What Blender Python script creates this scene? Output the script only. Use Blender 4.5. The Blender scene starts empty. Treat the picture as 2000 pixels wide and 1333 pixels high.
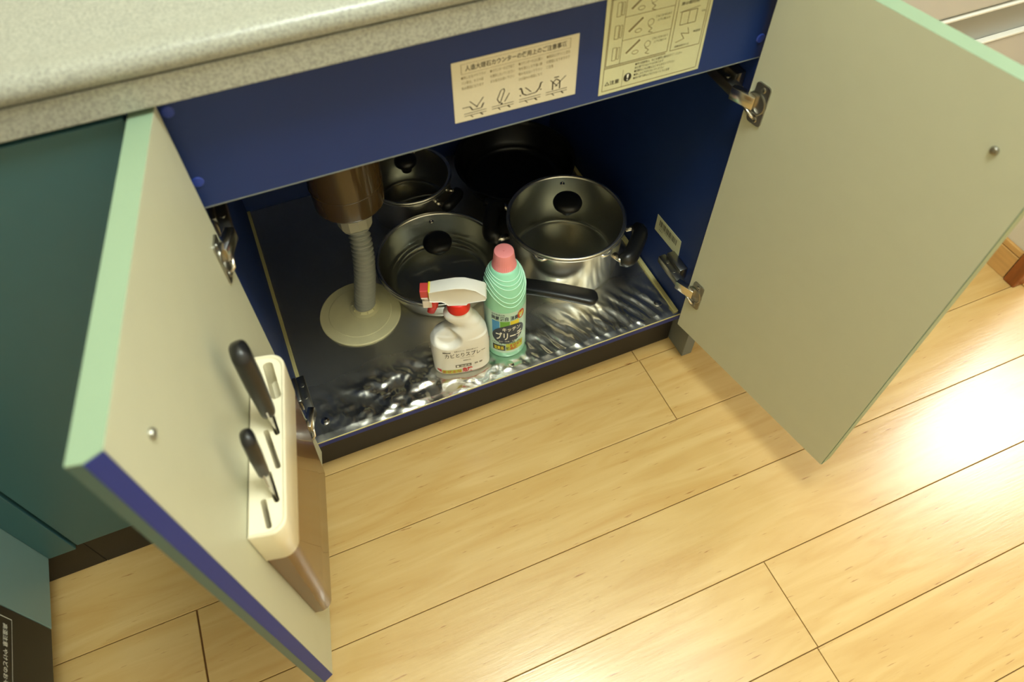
import bpy, bmesh, math, random
from math import sin, cos, pi, radians
from mathutils import Vector, Matrix
random.seed(4)
S = bpy.context.scene
COL = S.collection

# ------------------------------------------------------------------ camera
cd = bpy.data.cameras.new('camera'); cam = bpy.data.objects.new('camera', cd); COL.objects.link(cam)
cam.location = (0.1061, -0.6500, 1.2165); cam.rotation_euler = (0.6220, 0.0023, -0.4026)
cd.lens = 25.065; cd.sensor_width = 36; cd.clip_start = 0.02
cd.dof.use_dof = True; cd.dof.focus_distance = 1.22; cd.dof.aperture_fstop = 4.0
S.camera = cam
# ------------------------------------------------------------------ world, lamps, exposure
w = bpy.data.worlds.new('world'); S.world = w; w.use_nodes = True
w.node_tree.nodes['Background'].inputs[0].default_value = (1.0, 0.93, 0.74, 1)
w.node_tree.nodes['Background'].inputs[1].default_value = 0.15
def area(name, loc, size, power, col, target=None, shape='DISK', spread=None):
    l = bpy.data.lights.new(name, 'AREA'); l.shape = shape; l.size = size; l.energy = power; l.color = col
    if spread: l.spread = spread
    o = bpy.data.objects.new(name, l); COL.objects.link(o); o.location = loc
    if target is not None:
        o.rotation_euler = (Vector(target) - Vector(loc)).to_track_quat('-Z', 'Y').to_euler()
    return o
def bulb(name, loc, r, power, col):
    l = bpy.data.lights.new(name, 'POINT'); l.shadow_soft_size = r; l.energy = power; l.color = col
    o = bpy.data.objects.new(name, l); COL.objects.link(o); o.location = loc; return o
WARM = (0.88, 1.0, 0.97)
bulb('ceiling_lamp_over_door', (1.05, -0.36, 2.16), 0.17, 5, WARM)
bulb('ceiling_lamp_left', (0.42, -0.46, 2.16), 0.20, 41, WARM)
bulb('ceiling_lamp_next_room', (3.1, 0.10, 2.15), 0.40, 54, (0.94, 0.98, 1.08))
S.view_settings.view_transform = 'Standard'; S.view_settings.look = 'None'
S.view_settings.exposure = 0.55; S.view_settings.gamma = 1.0
S.view_settings.use_curve_mapping = False

# ------------------------------------------------------------------ helpers: materials
def lin(c):
    c /= 255.0
    return c / 12.92 if c <= 0.04045 else ((c + 0.055) / 1.055) ** 2.4
def rgb(r, g, b): return (lin(r), lin(g), lin(b), 1)
def mat(name, col, rough=0.5, metal=0.0, spec=0.5, bump=0, bscale=200, var=0, vscale=30, coat=0, vstretch=None, trans=0, ior=1.5, aniso=0):
    m = bpy.data.materials.new(name); m.use_nodes = True; nt = m.node_tree; b = nt.nodes['Principled BSDF']
    b.inputs['Base Color'].default_value = col; b.inputs['Roughness'].default_value = rough
    b.inputs['Metallic'].default_value = metal; b.inputs['Specular IOR Level'].default_value = spec
    b.inputs['Coat Weight'].default_value = coat; b.inputs['Transmission Weight'].default_value = trans
    b.inputs['IOR'].default_value = ior; b.inputs['Anisotropic'].default_value = aniso
    tc = nt.nodes.new('ShaderNodeTexCoord'); mp = nt.nodes.new('ShaderNodeMapping')
    nt.links.new(tc.outputs['Object'], mp.inputs[0])
    if vstretch: mp.inputs['Scale'].default_value = vstretch
    if bump:
        n = nt.nodes.new('ShaderNodeTexNoise'); n.inputs['Scale'].default_value = bscale; n.inputs['Detail'].default_value = 4
        bp = nt.nodes.new('ShaderNodeBump'); bp.inputs['Strength'].default_value = bump; bp.inputs['Distance'].default_value = 0.001
        nt.links.new(mp.outputs[0], n.inputs['Vector']); nt.links.new(n.outputs[0], bp.inputs['Height']); nt.links.new(bp.outputs[0], b.inputs['Normal'])
    # every surface gets a little procedural variation
    n = nt.nodes.new('ShaderNodeTexNoise'); n.inputs['Scale'].default_value = vscale; n.inputs['Detail'].default_value = 5
    nt.links.new(mp.outputs[0], n.inputs['Vector'])
    v = max(var, 0.012)
    r = nt.nodes.new('ShaderNodeValToRGB'); r.color_ramp.elements[0].position = 0.3; r.color_ramp.elements[1].position = 0.7
    r.color_ramp.elements[0].color = tuple(c * (1 - v) for c in col[:3]) + (1,)
    r.color_ramp.elements[1].color = tuple(min(1, c * (1 + v)) for c in col[:3]) + (1,)
    nt.links.new(n.outputs[0], r.inputs[0]); nt.links.new(r.outputs[0], b.inputs['Base Color'])
    return m
M = {}
M['cream'] = mat('door_inner_cream', rgb(196, 197, 172), 0.42)
M['teal'] = mat('door_front_teal', rgb(58, 100, 106), 0.38, bump=0.05)
M['teallit'] = mat('side_teal_lit', rgb(122, 152, 150), 0.4)  # door teal made paler: light on this side put into the colour
M['mint'] = mat('teal_edge_lit', rgb(136, 160, 134), 0.4)  # teal edges under the lamp, their brightness painted in as mint
M['bluedge'] = mat('blue_edge', rgb(40, 54, 134), 0.5, spec=.3)
M['blue'] = mat('cabinet_blue', rgb(28, 50, 106), 0.45, spec=0.32, var=0.08, vscale=4)
M['bluecap'] = mat('blue_cap', rgb(40, 66, 160), 0.4)
M['kick'] = mat('dark_kick', rgb(32, 28, 26), 0.55, bump=0.1)
M['black'] = mat('black_plastic', rgb(24, 24, 25), 0.34, bump=0.05, bscale=900)
M['blackenamel'] = mat('black_nonstick', rgb(13, 13, 14), 0.32, spec=0.4)
M['steel'] = mat('polished_steel', (0.86, 0.85, 0.78, 1), 0.24, 1.0, var=.04)
M['brushed'] = mat('brushed_steel', (0.55, 0.53, 0.48, 1), 0.27, 1.0, bump=0.15, bscale=160, vstretch=(1, 1, 0.05), var=.1)
def haze(m, fac, rough):
    nt = m.node_tree; b = nt.nodes['Principled BSDF']; out = nt.nodes['Material Output']
    b2 = nt.nodes.new('ShaderNodeBsdfPrincipled'); b2.inputs['Metallic'].default_value = 1; b2.inputs['Roughness'].default_value = rough
    b2.inputs['Base Color'].default_value = b.inputs['Base Color'].default_value
    mx = nt.nodes.new('ShaderNodeMixShader'); mx.inputs[0].default_value = fac
    nt.links.new(b.outputs[0], mx.inputs[1]); nt.links.new(b2.outputs[0], mx.inputs[2]); nt.links.new(mx.outputs[0], out.inputs[0])
haze(M['steel'], 0.14, 0.5)
M['chrome'] = mat('hinge_chrome', (0.72, 0.68, 0.60, 1), 0.2, 1.0)
M['darkchrome'] = mat('hinge_arm_nickel', (0.36, 0.35, 0.31, 1), 0.3, 1.0)
M['strip'] = mat('cream_tape', rgb(200, 190, 130), 0.6)
M['grey'] = mat('grey_panel', rgb(120, 125, 122), 0.5)
M['flange'] = mat('beige_plastic', rgb(232, 226, 180), 0.5, var=.05)
M['hose'] = mat('grey_hose', rgb(168, 170, 158), 0.5)
M['trap'] = mat('brown_trap', rgb(84, 66, 40), 0.16, coat=.3)
M['nut'] = mat('pale_nut', rgb(186, 182, 158), 0.45)
M['white'] = mat('white_plastic', rgb(232, 230, 222), 0.35)
M['red'] = mat('red_plastic', rgb(222, 38, 26), 0.38)
M['redpale'] = mat('pale_red_plastic', rgb(206, 70, 70), 0.35)
M['pink'] = mat('pink_cap', rgb(238, 146, 148), 0.38)
M['green'] = mat('mint_bottle', rgb(156, 226, 194), 0.33)
M['greenhighlight'] = mat('mint_ridge_highlight', rgb(196, 242, 220), 0.35)  # highlight along the embossed ridges painted as a paler green
M['paper'] = mat('paper', rgb(214, 206, 182), 0.55)
M['paper2'] = mat('paper_green', rgb(206, 206, 168), 0.5)
M['ink'] = mat('ink', rgb(58, 50, 40), 0.6)
M['inkfaint'] = mat('faint_ink', rgb(130, 116, 84), 0.6)
M['inkred'] = mat('red_ink', rgb(205, 48, 44), 0.5)
M['inkwhite'] = mat('white_ink', rgb(235, 235, 225), 0.5)
M['inkyellow'] = mat('yellow_ink', rgb(232, 214, 60), 0.5)
M['inklime'] = mat('lime_ink', rgb(190, 200, 70), 0.5)
M['inkblue'] = mat('blue_ink', rgb(72, 150, 206), 0.5)
M['inkgreen'] = mat('green_ink', rgb(112, 176, 70), 0.5)
M['inkgrey'] = mat('grey_ink', rgb(120, 112, 100), 0.5)
M['inknavy'] = mat('navy_ink', rgb(52, 62, 78), 0.5)
M['inkorange'] = mat('orange_ink', rgb(200, 82, 44), 0.5)
M['labelmint'] = mat('label_mint', rgb(196, 228, 214), 0.4)
M['rackcream'] = mat('rack_cream', rgb(240, 232, 205), 0.3)
M['rackbrown'] = mat('rack_smoked', rgb(106, 70, 28), 0.25, trans=0.0, coat=.3)
M['fridge'] = mat('fridge_white', rgb(196, 192, 186), 0.35)
M['fridgegrey'] = mat('fridge_grey', rgb(160, 162, 158), 0.45)
M['wall'] = mat('wallpaper', rgb(226, 217, 196), 0.8, bump=0.6, bscale=500)
M['ceil'] = mat('ceiling_white', rgb(236, 228, 208), 0.8)
M['oak'] = mat('baseboard_wood', rgb(206, 160, 96), 0.4, var=.12, vscale=12, vstretch=(6, .5, 6))
M['darkwood'] = mat('dark_door_wood', rgb(140, 76, 28), 0.35, var=.25, vscale=10, vstretch=(8, 8, .6))
M['gap'] = mat('joint_dark', rgb(112, 76, 38), 0.8)
M['labelblack'] = mat('label_black', rgb(26, 27, 27), 0.4)
M['clear'] = mat('clear_plastic', rgb(235, 225, 215), 0.25)

def counter_mat():
    m = bpy.data.materials.new('counter_stone'); m.use_nodes = True; nt = m.node_tree; b = nt.nodes['Principled BSDF']
    b.inputs['Roughness'].default_value = 0.33
    tc = nt.nodes.new('ShaderNodeTexCoord')
    n = nt.nodes.new('ShaderNodeTexNoise'); n.inputs['Scale'].default_value = 430; n.inputs['Detail'].default_value = 5
    n2 = nt.nodes.new('ShaderNodeTexVoronoi'); n2.inputs['Scale'].default_value = 560
    r = nt.nodes.new('ShaderNodeValToRGB')
    e = r.color_ramp.elements; e[0].position = 0.30; e[0].color = rgb(128, 130, 122); e[1].position = 0.62; e[1].color = rgb(170, 171, 160)
    mx = nt.nodes.new('ShaderNodeMix'); mx.data_type = 'RGBA'
    r2 = nt.nodes.new('ShaderNodeValToRGB'); r2.color_ramp.elements[0].position = 0.0; r2.color_ramp.elements[0].color = (1, 1, 1, 1)
    r2.color_ramp.elements[1].position = 0.22; r2.color_ramp.elements[1].color = (0, 0, 0, 1)
    nt.links.new(tc.outputs['Object'], n.inputs['Vector']); nt.links.new(tc.outputs['Object'], n2.inputs['Vector'])
    nt.links.new(n.outputs[0], r.inputs[0]); nt.links.new(n2.outputs['Distance'], r2.inputs[0])
    nt.links.new(r2.outputs[0], mx.inputs[0]); nt.links.new(r.outputs[0], mx.inputs[6]); mx.inputs[7].default_value = rgb(142, 142, 128)
    nt.links.new(mx.outputs[2], b.inputs['Base Color'])
    return m
M['counter'] = counter_mat()

def glass_mat():
    m = bpy.data.materials.new('lid_glass'); m.use_nodes = True; nt = m.node_tree; nt.nodes.clear()
    out = nt.nodes.new('ShaderNodeOutputMaterial'); t = nt.nodes.new('ShaderNodeBsdfTransparent'); g = nt.nodes.new('ShaderNodeBsdfGlossy')
    t.inputs[0].default_value = (0.90, 0.93, 0.90, 1); g.inputs['Roughness'].default_value = 0.03
    f = nt.nodes.new('ShaderNodeFresnel'); f.inputs[0].default_value = 1.5; mx = nt.nodes.new('ShaderNodeMixShader')
    nt.links.new(f.outputs[0], mx.inputs[0]); nt.links.new(t.outputs[0], mx.inputs[1]); nt.links.new(g.outputs[0], mx.inputs[2]); nt.links.new(mx.outputs[0], out.inputs[0])
    return m
M['glass'] = glass_mat()

def plank_mat():
    m = bpy.data.materials.new('maple_plank'); m.use_nodes = True; nt = m.node_tree; b = nt.nodes['Principled BSDF']
    tc = nt.nodes.new('ShaderNodeTexCoord'); oi = nt.nodes.new('ShaderNodeObjectInfo')
    add = nt.nodes.new('ShaderNodeVectorMath'); add.operation = 'MULTIPLY_ADD'
    nt.links.new(oi.outputs['Random'], add.inputs[0]); add.inputs[1].default_value = (17, 23, 0); nt.links.new(tc.outputs['Object'], add.inputs[2])
    mp = nt.nodes.new('ShaderNodeMapping'); mp.inputs['Scale'].default_value = (1.6, 14, 1); nt.links.new(add.outputs[0], mp.inputs[0])
    n = nt.nodes.new('ShaderNodeTexNoise'); n.inputs['Scale'].default_value = 2.2; n.inputs['Detail'].default_value = 7; n.inputs['Distortion'].default_value = 1.3
    nt.links.new(mp.outputs[0], n.inputs['Vector'])
    r = nt.nodes.new('ShaderNodeValToRGB'); e = r.color_ramp.elements
    e[0].position = 0.28; e[0].color = rgb(203, 164, 98); e[1].position = 0.72; e[1].color = rgb(219, 187, 126)
    nt.links.new(n.outputs[0], r.inputs[0])
    # fine dark pores
    mp2 = nt.nodes.new('ShaderNodeMapping'); mp2.inputs['Scale'].default_value = (12, 120, 1); nt.links.new(add.outputs[0], mp2.inputs[0])
    n2 = nt.nodes.new('ShaderNodeTexNoise'); n2.inputs['Scale'].default_value = 2; n2.inputs['Detail'].default_value = 4
    nt.links.new(mp2.outputs[0], n2.inputs['Vector'])
    r2 = nt.nodes.new('ShaderNodeValToRGB'); r2.color_ramp.elements[0].position = 0.24; r2.color_ramp.elements[0].color = rgb(176, 128, 78)
    r2.color_ramp.elements[1].position = 0.34; r2.color_ramp.elements[1].color = (1, 1, 1, 1)
    nt.links.new(n2.outputs[0], r2.inputs[0])
    mx = nt.nodes.new('ShaderNodeMix'); mx.data_type = 'RGBA'; mx.blend_type = 'MULTIPLY'; mx.inputs[0].default_value = 0.8
    nt.links.new(r.outputs[0], mx.inputs[6]); nt.links.new(r2.outputs[0], mx.inputs[7]); nt.links.new(mx.outputs[2], b.inputs['Base Color'])
    b.inputs['Roughness'].default_value = 0.24; b.inputs['Specular IOR Level'].default_value = 0.95
    bp = nt.nodes.new('ShaderNodeBump'); bp.inputs['Strength'].default_value = 0.06; bp.inputs['Distance'].default_value = 0.002
    nt.links.new(n2.outputs[0], bp.inputs['Height']); nt.links.new(bp.outputs[0], b.inputs['Normal'])
    return m
M['plank'] = plank_mat()

def sheet_mat():
    m = bpy.data.materials.new('stainless_sheet'); m.use_nodes = True; nt = m.node_tree; b = nt.nodes['Principled BSDF']
    b.inputs['Metallic'].default_value = 1; b.inputs['Base Color'].default_value = (0.70, 0.69, 0.63, 1)
    tc = nt.nodes.new('ShaderNodeTexCoord')
    n = nt.nodes.new('ShaderNodeTexNoise'); n.inputs['Scale'].default_value = 9; n.inputs['Detail'].default_value = 6
    nt.links.new(tc.outputs['Object'], n.inputs['Vector'])
    mr = nt.nodes.new('ShaderNodeMapRange'); mr.inputs[3].default_value = -0.05; mr.inputs[4].default_value = 0.09
    sx = nt.nodes.new('ShaderNodeSeparateXYZ'); nt.links.new(tc.outputs['Object'], sx.inputs[0])
    my = nt.nodes.new('ShaderNodeMapRange'); my.inputs[1].default_value = 0.03; my.inputs[2].default_value = 0.22; my.inputs[3].default_value = 0.16; my.inputs[4].default_value = 0.36   # roughness set lower at the front to strengthen highlights there
    nt.links.new(sx.outputs[1], my.inputs[0]); ad = nt.nodes.new('ShaderNodeMath'); ad.operation = 'ADD'
    nt.links.new(n.outputs[0], mr.inputs[0]); nt.links.new(mr.outputs[0], ad.inputs[0]); nt.links.new(my.outputs[0], ad.inputs[1]); nt.links.new(ad.outputs[0], b.inputs['Roughness'])
    return m
M['sheet'] = sheet_mat(); haze(M['sheet'], 0.20, 0.42)

# ------------------------------------------------------------------ helpers: objects
def thing(name, label, cat, loc=(0, 0, 0), rz=0, group=None):
    o = bpy.data.objects.new(name, None); COL.objects.link(o); o.empty_display_size = 0.05
    o.location = loc; o.rotation_euler = (0, 0, rz); o['label'] = label; o['category'] = cat
    if group: o['group'] = group
    return o
def obj(name, bm, m, parent=None, smooth=False, loc=None, rz=None, label=None, autos=None):
    me = bpy.data.meshes.new(name)
    if isinstance(bm, bmesh.types.BMesh):
        bmesh.ops.recalc_face_normals(bm, faces=bm.faces[:]); bm.to_mesh(me); bm.free()
    else:
        me = bm
    o = bpy.data.objects.new(name, me); COL.objects.link(o)
    if m is not None and not len(me.materials): me.materials.append(M[m] if isinstance(m, str) else m)
    if parent: o.parent = parent
    if loc is not None: o.location = loc
    if rz is not None: o.rotation_euler = (0, 0, rz)
    if label: o['label'] = label
    if smooth or autos:
        for p in me.polygons: p.use_smooth = True
        if autos:
            me.set_sharp_from_angle(angle=radians(autos))
    return o
def struct(name, bm, m, parent=None, **k):
    o = obj(name, bm, m, parent, **k); o['kind'] = 'structure'; return o
def NB(): return bmesh.new()
def box(bm, x0, x1, y0, y1, z0, z1, bev=0, seg=2, mtx=None):
    r = bmesh.ops.create_cube(bm, size=1.0)
    vs = r['verts']
    T = Matrix.Translation(((x0 + x1) / 2, (y0 + y1) / 2, (z0 + z1) / 2)) @ Matrix.Diagonal((abs(x1 - x0), abs(y1 - y0), abs(z1 - z0), 1))
    bmesh.ops.transform(bm, matrix=T, verts=vs)
    if bev:
        es = list({e for v in vs for e in v.link_edges})
        r2 = bmesh.ops.bevel(bm, geom=es, offset=bev, segments=seg, affect='EDGES', profile=0.5)
        vs = list({v for f in r2['faces'] for v in f.verts} | {v for v in vs if v.is_valid})
        # collect the entire island
        seen = set(vs); st = list(vs)
        while st:
            v = st.pop()
            for e in v.link_edges:
                q = e.other_vert(v)
                if q not in seen: seen.add(q); st.append(q)
        vs = list(seen)
    if mtx is not None: bmesh.ops.transform(bm, matrix=mtx, verts=vs)
    return vs
def loft(bm, rings, cap0=True, cap1=True, closed=False):
    R = [[bm.verts.new(p) for p in r] for r in rings]; n = len(R[0])
    for a, b in zip(R[:-1], R[1:]):
        for i in range(n): bm.faces.new((a[i], a[(i + 1) % n], b[(i + 1) % n], b[i]))
    if closed:
        a, b = R[-1], R[0]
        for i in range(n): bm.faces.new((a[i], a[(i + 1) % n], b[(i + 1) % n], b[i]))
    else:
        if cap0: bm.faces.new(R[0][::-1])
        if cap1: bm.faces.new(R[-1])
    return R
def lathe(bm, prof, seg=64, c=(0, 0), cap0=True, cap1=True):
    rings = [[(c[0] + max(r, 1e-5) * cos(2 * pi * i / seg), c[1] + max(r, 1e-5) * sin(2 * pi * i / seg), z) for i in range(seg)] for r, z in prof]
    return loft(bm, rings, cap0, cap1)
def tube(bm, pts, rad, seg=12, squash=None):
    pts = [Vector(p) for p in pts]; n = len(pts); rings = []
    up = Vector((0, 0, 1)); prev = None
    for i, p in enumerate(pts):
        d = (pts[min(i + 1, n - 1)] - pts[max(i - 1, 0)]).normalized()
        if prev is None:
            ref = up if abs(d.dot(up)) < 0.9 else Vector((1, 0, 0)); a = d.cross(ref).normalized()
        else:
            a = (prev - d * prev.dot(d)).normalized()
        prev = a; b = d.cross(a).normalized(); r = rad[i] if isinstance(rad, (list, tuple)) else rad
        sa, sb = (squash[i] if isinstance(squash, list) else squash) if squash else (1, 1)
        rings.append([tuple(p + a * (cos(2 * pi * k / seg) * r * sa) + b * (sin(2 * pi * k / seg) * r * sb)) for k in range(seg)])
    return loft(bm, rings)
def prism(bm, outline, f0, f1, bev=0):
    """outline: list of (u,v); f0/f1: functions mapping (u,v)->point for the two ends"""
    a = [bm.verts.new(f0(*p)) for p in outline]; b = [bm.verts.new(f1(*p)) for p in outline]; n = len(a)
    bm.faces.new(a[::-1]); ft = bm.faces.new(b)
    for i in range(n): bm.faces.new((a[i], a[(i + 1) % n], b[(i + 1) % n], b[i]))
    if bev:
        es = [e for e in bm.edges if e.is_valid and (e.verts[0] in a) == (e.verts[1] in a) and e.verts[0] in set(a + b)]
        bmesh.ops.bevel(bm, geom=es, offset=bev, segments=2, affect='EDGES', profile=0.5)
def rrect(x0, x1, y0, y1, r, n=6):
    pts = []
    for cx, cy, a0 in ((x1 - r, y0 + r, -90), (x1 - r, y1 - r, 0), (x0 + r, y1 - r, 90), (x0 + r, y0 + r, 180)):
        for k in range(n + 1):
            a = radians(a0 + 90 * k / n); pts.append((cx + r * cos(a), cy + r * sin(a)))
    return pts
def cyl(bm, p0, p1, r, seg=20):
    return tube(bm, [p0, p1], r, seg)

# ---- printing: text and flat ink shapes laid on a surface by a mapping f(u,v) -> local point
_font = None
def text_bm(bm, s, x0, y0, x1, y1, f, bold=0.0, sub=False):
    """fit string s into rect (label coordinates) and map onto the surface"""
    cu = bpy.data.curves.new('t', 'FONT'); cu.body = s; cu.size = 1.0; cu.resolution_u = 2; cu.offset = bold
    o = bpy.data.objects.new('t', cu); COL.objects.link(o)
    dg = bpy.context.evaluated_depsgraph_get(); me = bpy.data.meshes.new_from_object(o.evaluated_get(dg))
    vs = [v.co.copy() for v in me.vertices]
    if vs:
        ax = min(v.x for v in vs); bx = max(v.x for v in vs); ay = min(v.y for v in vs); by = max(v.y for v in vs)
        kx = (x1 - x0) / max(bx - ax, 1e-6); ky = (y1 - y0) / max(by - ay, 1e-6)
        V = [bm.verts.new(f(x0 + (v.x - ax) * kx, y0 + (v.y - ay) * ky)) for v in vs]
        for p in me.polygons:
            try: bm.faces.new([V[i] for i in p.vertices])
            except ValueError: pass
    bpy.data.objects.remove(o); bpy.data.curves.remove(cu); bpy.data.meshes.remove(me)
def patch(bm, x0, y0, x1, y1, f, n=1):
    """flat ink patch, subdivided along u so that it can follow a curve"""
    for i in range(n):
        a = x0 + (x1 - x0) * i / n; b = x0 + (x1 - x0) * (i + 1) / n
        bm.faces.new([bm.verts.new(f(*q)) for q in ((a, y0), (b, y0), (b, y1), (a, y1))])
def linep(bm, x0, y0, x1, y1, w_, f):
    d = Vector((x1 - x0, y1 - y0)); l = d.length
    if l < 1e-9: return
    nx, ny = -d.y / l * w_ / 2, d.x / l * w_ / 2
    bm.faces.new([bm.verts.new(f(*q)) for q in ((x0 - nx, y0 - ny), (x1 - nx, y1 - ny), (x1 + nx, y1 + ny), (x0 + nx, y0 + ny))])
def polyl(bm, pts, w_, f):
    for a, b in zip(pts[:-1], pts[1:]): linep(bm, a[0], a[1], b[0], b[1], w_, f)
def rectl(bm, x0, y0, x1, y1, w_, f): polyl(bm, [(x0, y0), (x1, y0), (x1, y1), (x0, y1), (x0, y0)], w_, f)
def discp(bm, cx, cy, r, f, n=24, ry=None):
    ry = ry or r
    bm.faces.new([bm.verts.new(f(cx + r * cos(2 * pi * k / n), cy + ry * sin(2 * pi * k / n))) for k in range(n)])

# ================================================================== THE ROOM
ZC = 2.40
fl = bpy.data.objects.new('floor', None); COL.objects.link(fl); fl['kind'] = 'structure'
b = NB(); box(b, -2.0, 4.3, -2.6, 0.62, -0.05, -0.004); struct('subfloor', b, 'gap', fl)
PITCH = 0.1503; Y0 = 0.0055; G = 0.0006
row_joint = {0: 0.667, 1: -0.25, 2: -0.25, 3: 0.660, 4: 0.658, -1: 0.664, 5: -0.25, 6: 1.2}
def plank(x0, x1, y0, y1):
    b = NB(); hx, hy = (x1 - x0) / 2, (y1 - y0) / 2
    c = 0.0007
    top = [(-hx + c, -hy + c, 0), (hx - c, -hy + c, 0), (hx - c, hy - c, 0), (-hx + c, hy - c, 0)]
    mid = [(-hx, -hy, -c), (hx, -hy, -c), (hx, hy, -c), (-hx, hy, -c)]; bot = [(x, y, -0.012) for x, y, _ in mid]
    loft(b, [bot, mid, top]); return obj('plank', b, 'plank', fl, loc=((x0 + x1) / 2, (y0 + y1) / 2, 0))
for k in range(-5, 17):
    ya = Y0 - k * PITCH; yb = Y0 - (k + 1) * PITCH
    if yb > 0.60: continue
    j = row_joint.get(k, random.uniform(-.9, .9))
    xs = sorted({-2.0, 4.3} | {j + 1.82 * n for n in range(-3, 4) if -1.9 < j + 1.82 * n < 4.2})
    for a, c in zip(xs[:-1], xs[1:]):
        ga = G * (4.0 if k == 1 and abs(a + 0.25) < .01 else 1); plank(a + ga, c - G, yb + G, min(ya, 0.62) - G)
b = NB(); box(b, -2.0, 4.3, -2.6, 0.62, ZC, ZC + 0.05); struct('ceiling', b, 'ceil')
b = NB(); box(b, -2.0, 1.60, 0.62, 0.70, 0, ZC); struct('wall_back', b, 'wall')
b = NB(); box(b, -2.08, -2.0, -2.6, 0.70, 0, ZC); struct('wall_left', b, 'wall')
b = NB(); box(b, -2.08, 4.38, -1.68, -1.60, 0, ZC); struct('wall_front', b, 'wall')
b = NB(); box(b, 4.3, 4.38, -2.6, 0.70, 0, ZC); struct('wall_far', b, 'wall')
b = NB(); box(b, 1.60, 4.3, 0.62, 0.70, 0, ZC); struct('wall_back_far', b, 'wall')
b = NB(); box(b, 1.532, 1.612, -0.120, 0.62, 0, ZC); struct('wall_right', b, 'wall')
b = NB(); box(b, 1.522, 1.532, -0.118, 0.62, 0.0, 0.062, 0.0012); box(b, 1.524, 1.532, -0.118, 0.62, 0.0635, 0.078, 0.0015)
struct('baseboard_right', b, 'oak')
b = NB(); box(b, 1.519, 1.628, -0.150, -0.120, 0, 2.05, 0.003); o = struct('door_1', b, 'darkwood')
b = NB(); box(b, 1.545, 1.600, -1.0, -0.150, 0.0, 0.006, 0.002); struct('trim_1', b, 'oak')

# ================================================================== COUNTERTOP
t = thing('countertop', 'speckled grey artificial stone worktop with rounded front edge above the open cabinet', 'worktop', (0, 0, 0.824))
def ext_x(name, prof, x0, x1, m, parent, autos=40):
    b = NB(); prism(b, prof, lambda u, v: (x0, u, v), lambda u, v: (x1, u, v)); return obj(name, b, m, parent, autos=autos)
prof = [(0.60, 0.029), (-0.026, 0.029), (-0.028, 0.0295)]
for k in range(0, 11):
    a = radians(-90 - 18 * k + 0); prof.append((-0.0245 + 0.0125 * cos(a), 0.0415 + 0.0125 * sin(a)) if k <= 10 else None)
prof += [(-0.014, 0.0530), (-0.004, 0.0512), (0.006, 0.0506), (0.60, 0.0506)]
prof = [p for p in prof if p]
ext_x('slab', prof, -1.25, 0.778, 'counter', t, 35)
b = NB(); box(b, -1.25, 0.778, -0.031, 0.59, 0.0, 0.0285, 0.0012); obj('front_band', b, 'counter', t)
b = NB(); box(b, 0.06, 0.69, 0.08, 0.50, -0.165, -0.001, 0.03, 4); obj('sink_bowl', b, 'brushed', t, smooth=True)

# ================================================================== SINK CABINET
ZB = 0.1323
cab = thing('sink_cabinet', 'blue-lined sink base cabinet standing with both doors swung open', 'cabinet', (0, 0, 0))
b = NB(); box(b, 0.0, 0.018, 0.0, 0.612, 0.112, 0.822, 0.0006); obj('side_panel', b, 'blue', cab)
b = NB(); box(b, 0.732, 0.750, 0.0, 0.612, 0.112, 0.822, 0.0006); obj('side_panel', b, 'blue', cab)
b = NB(); box(b, 0.018, 0.732, 0.602, 0.612, 0.112, 0.822); obj('back_panel', b, 'blue', cab)
b = NB(); box(b, 0.018, 0.732, 0.001, 0.602, 0.1130, 0.1312, 0.0006); obj('bottom_panel', b, 'bluedge', cab)
b = NB(); box(b, 0.018, 0.732, 0.0, 0.016, 0.6765, 0.822, 0.0004); obj('front_rail', b, 'blue', cab)
b = NB(); box(b, 0.018, 0.732, -0.0004, 0.0155, 0.6752, 0.6765, 0.0002); obj('rail_edge', b, 'grey', cab, label='pale lower edge of the blue rail')
b = NB(); box(b, 0.0, 0.750, 0.032, 0.046, 0.0, 0.112, 0.001); obj('toe_kick', b, 'kick', cab, label='dark toe kick')
for x, z in ((0.0285, 0.797), (0.0265, 0.711), (0.7245, 0.7042)):
    b = NB(); lathe(b, [(0.0062, 0), (0.0062, 0.0008), (0.0052, 0.0016), (0.0, 0.0017)], 20)
    o = obj('screw_cap', b, 'bluecap', cab, smooth=False, loc=(x, 0.0, z)); o.rotation_euler = (radians(90), 0, 0)
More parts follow.
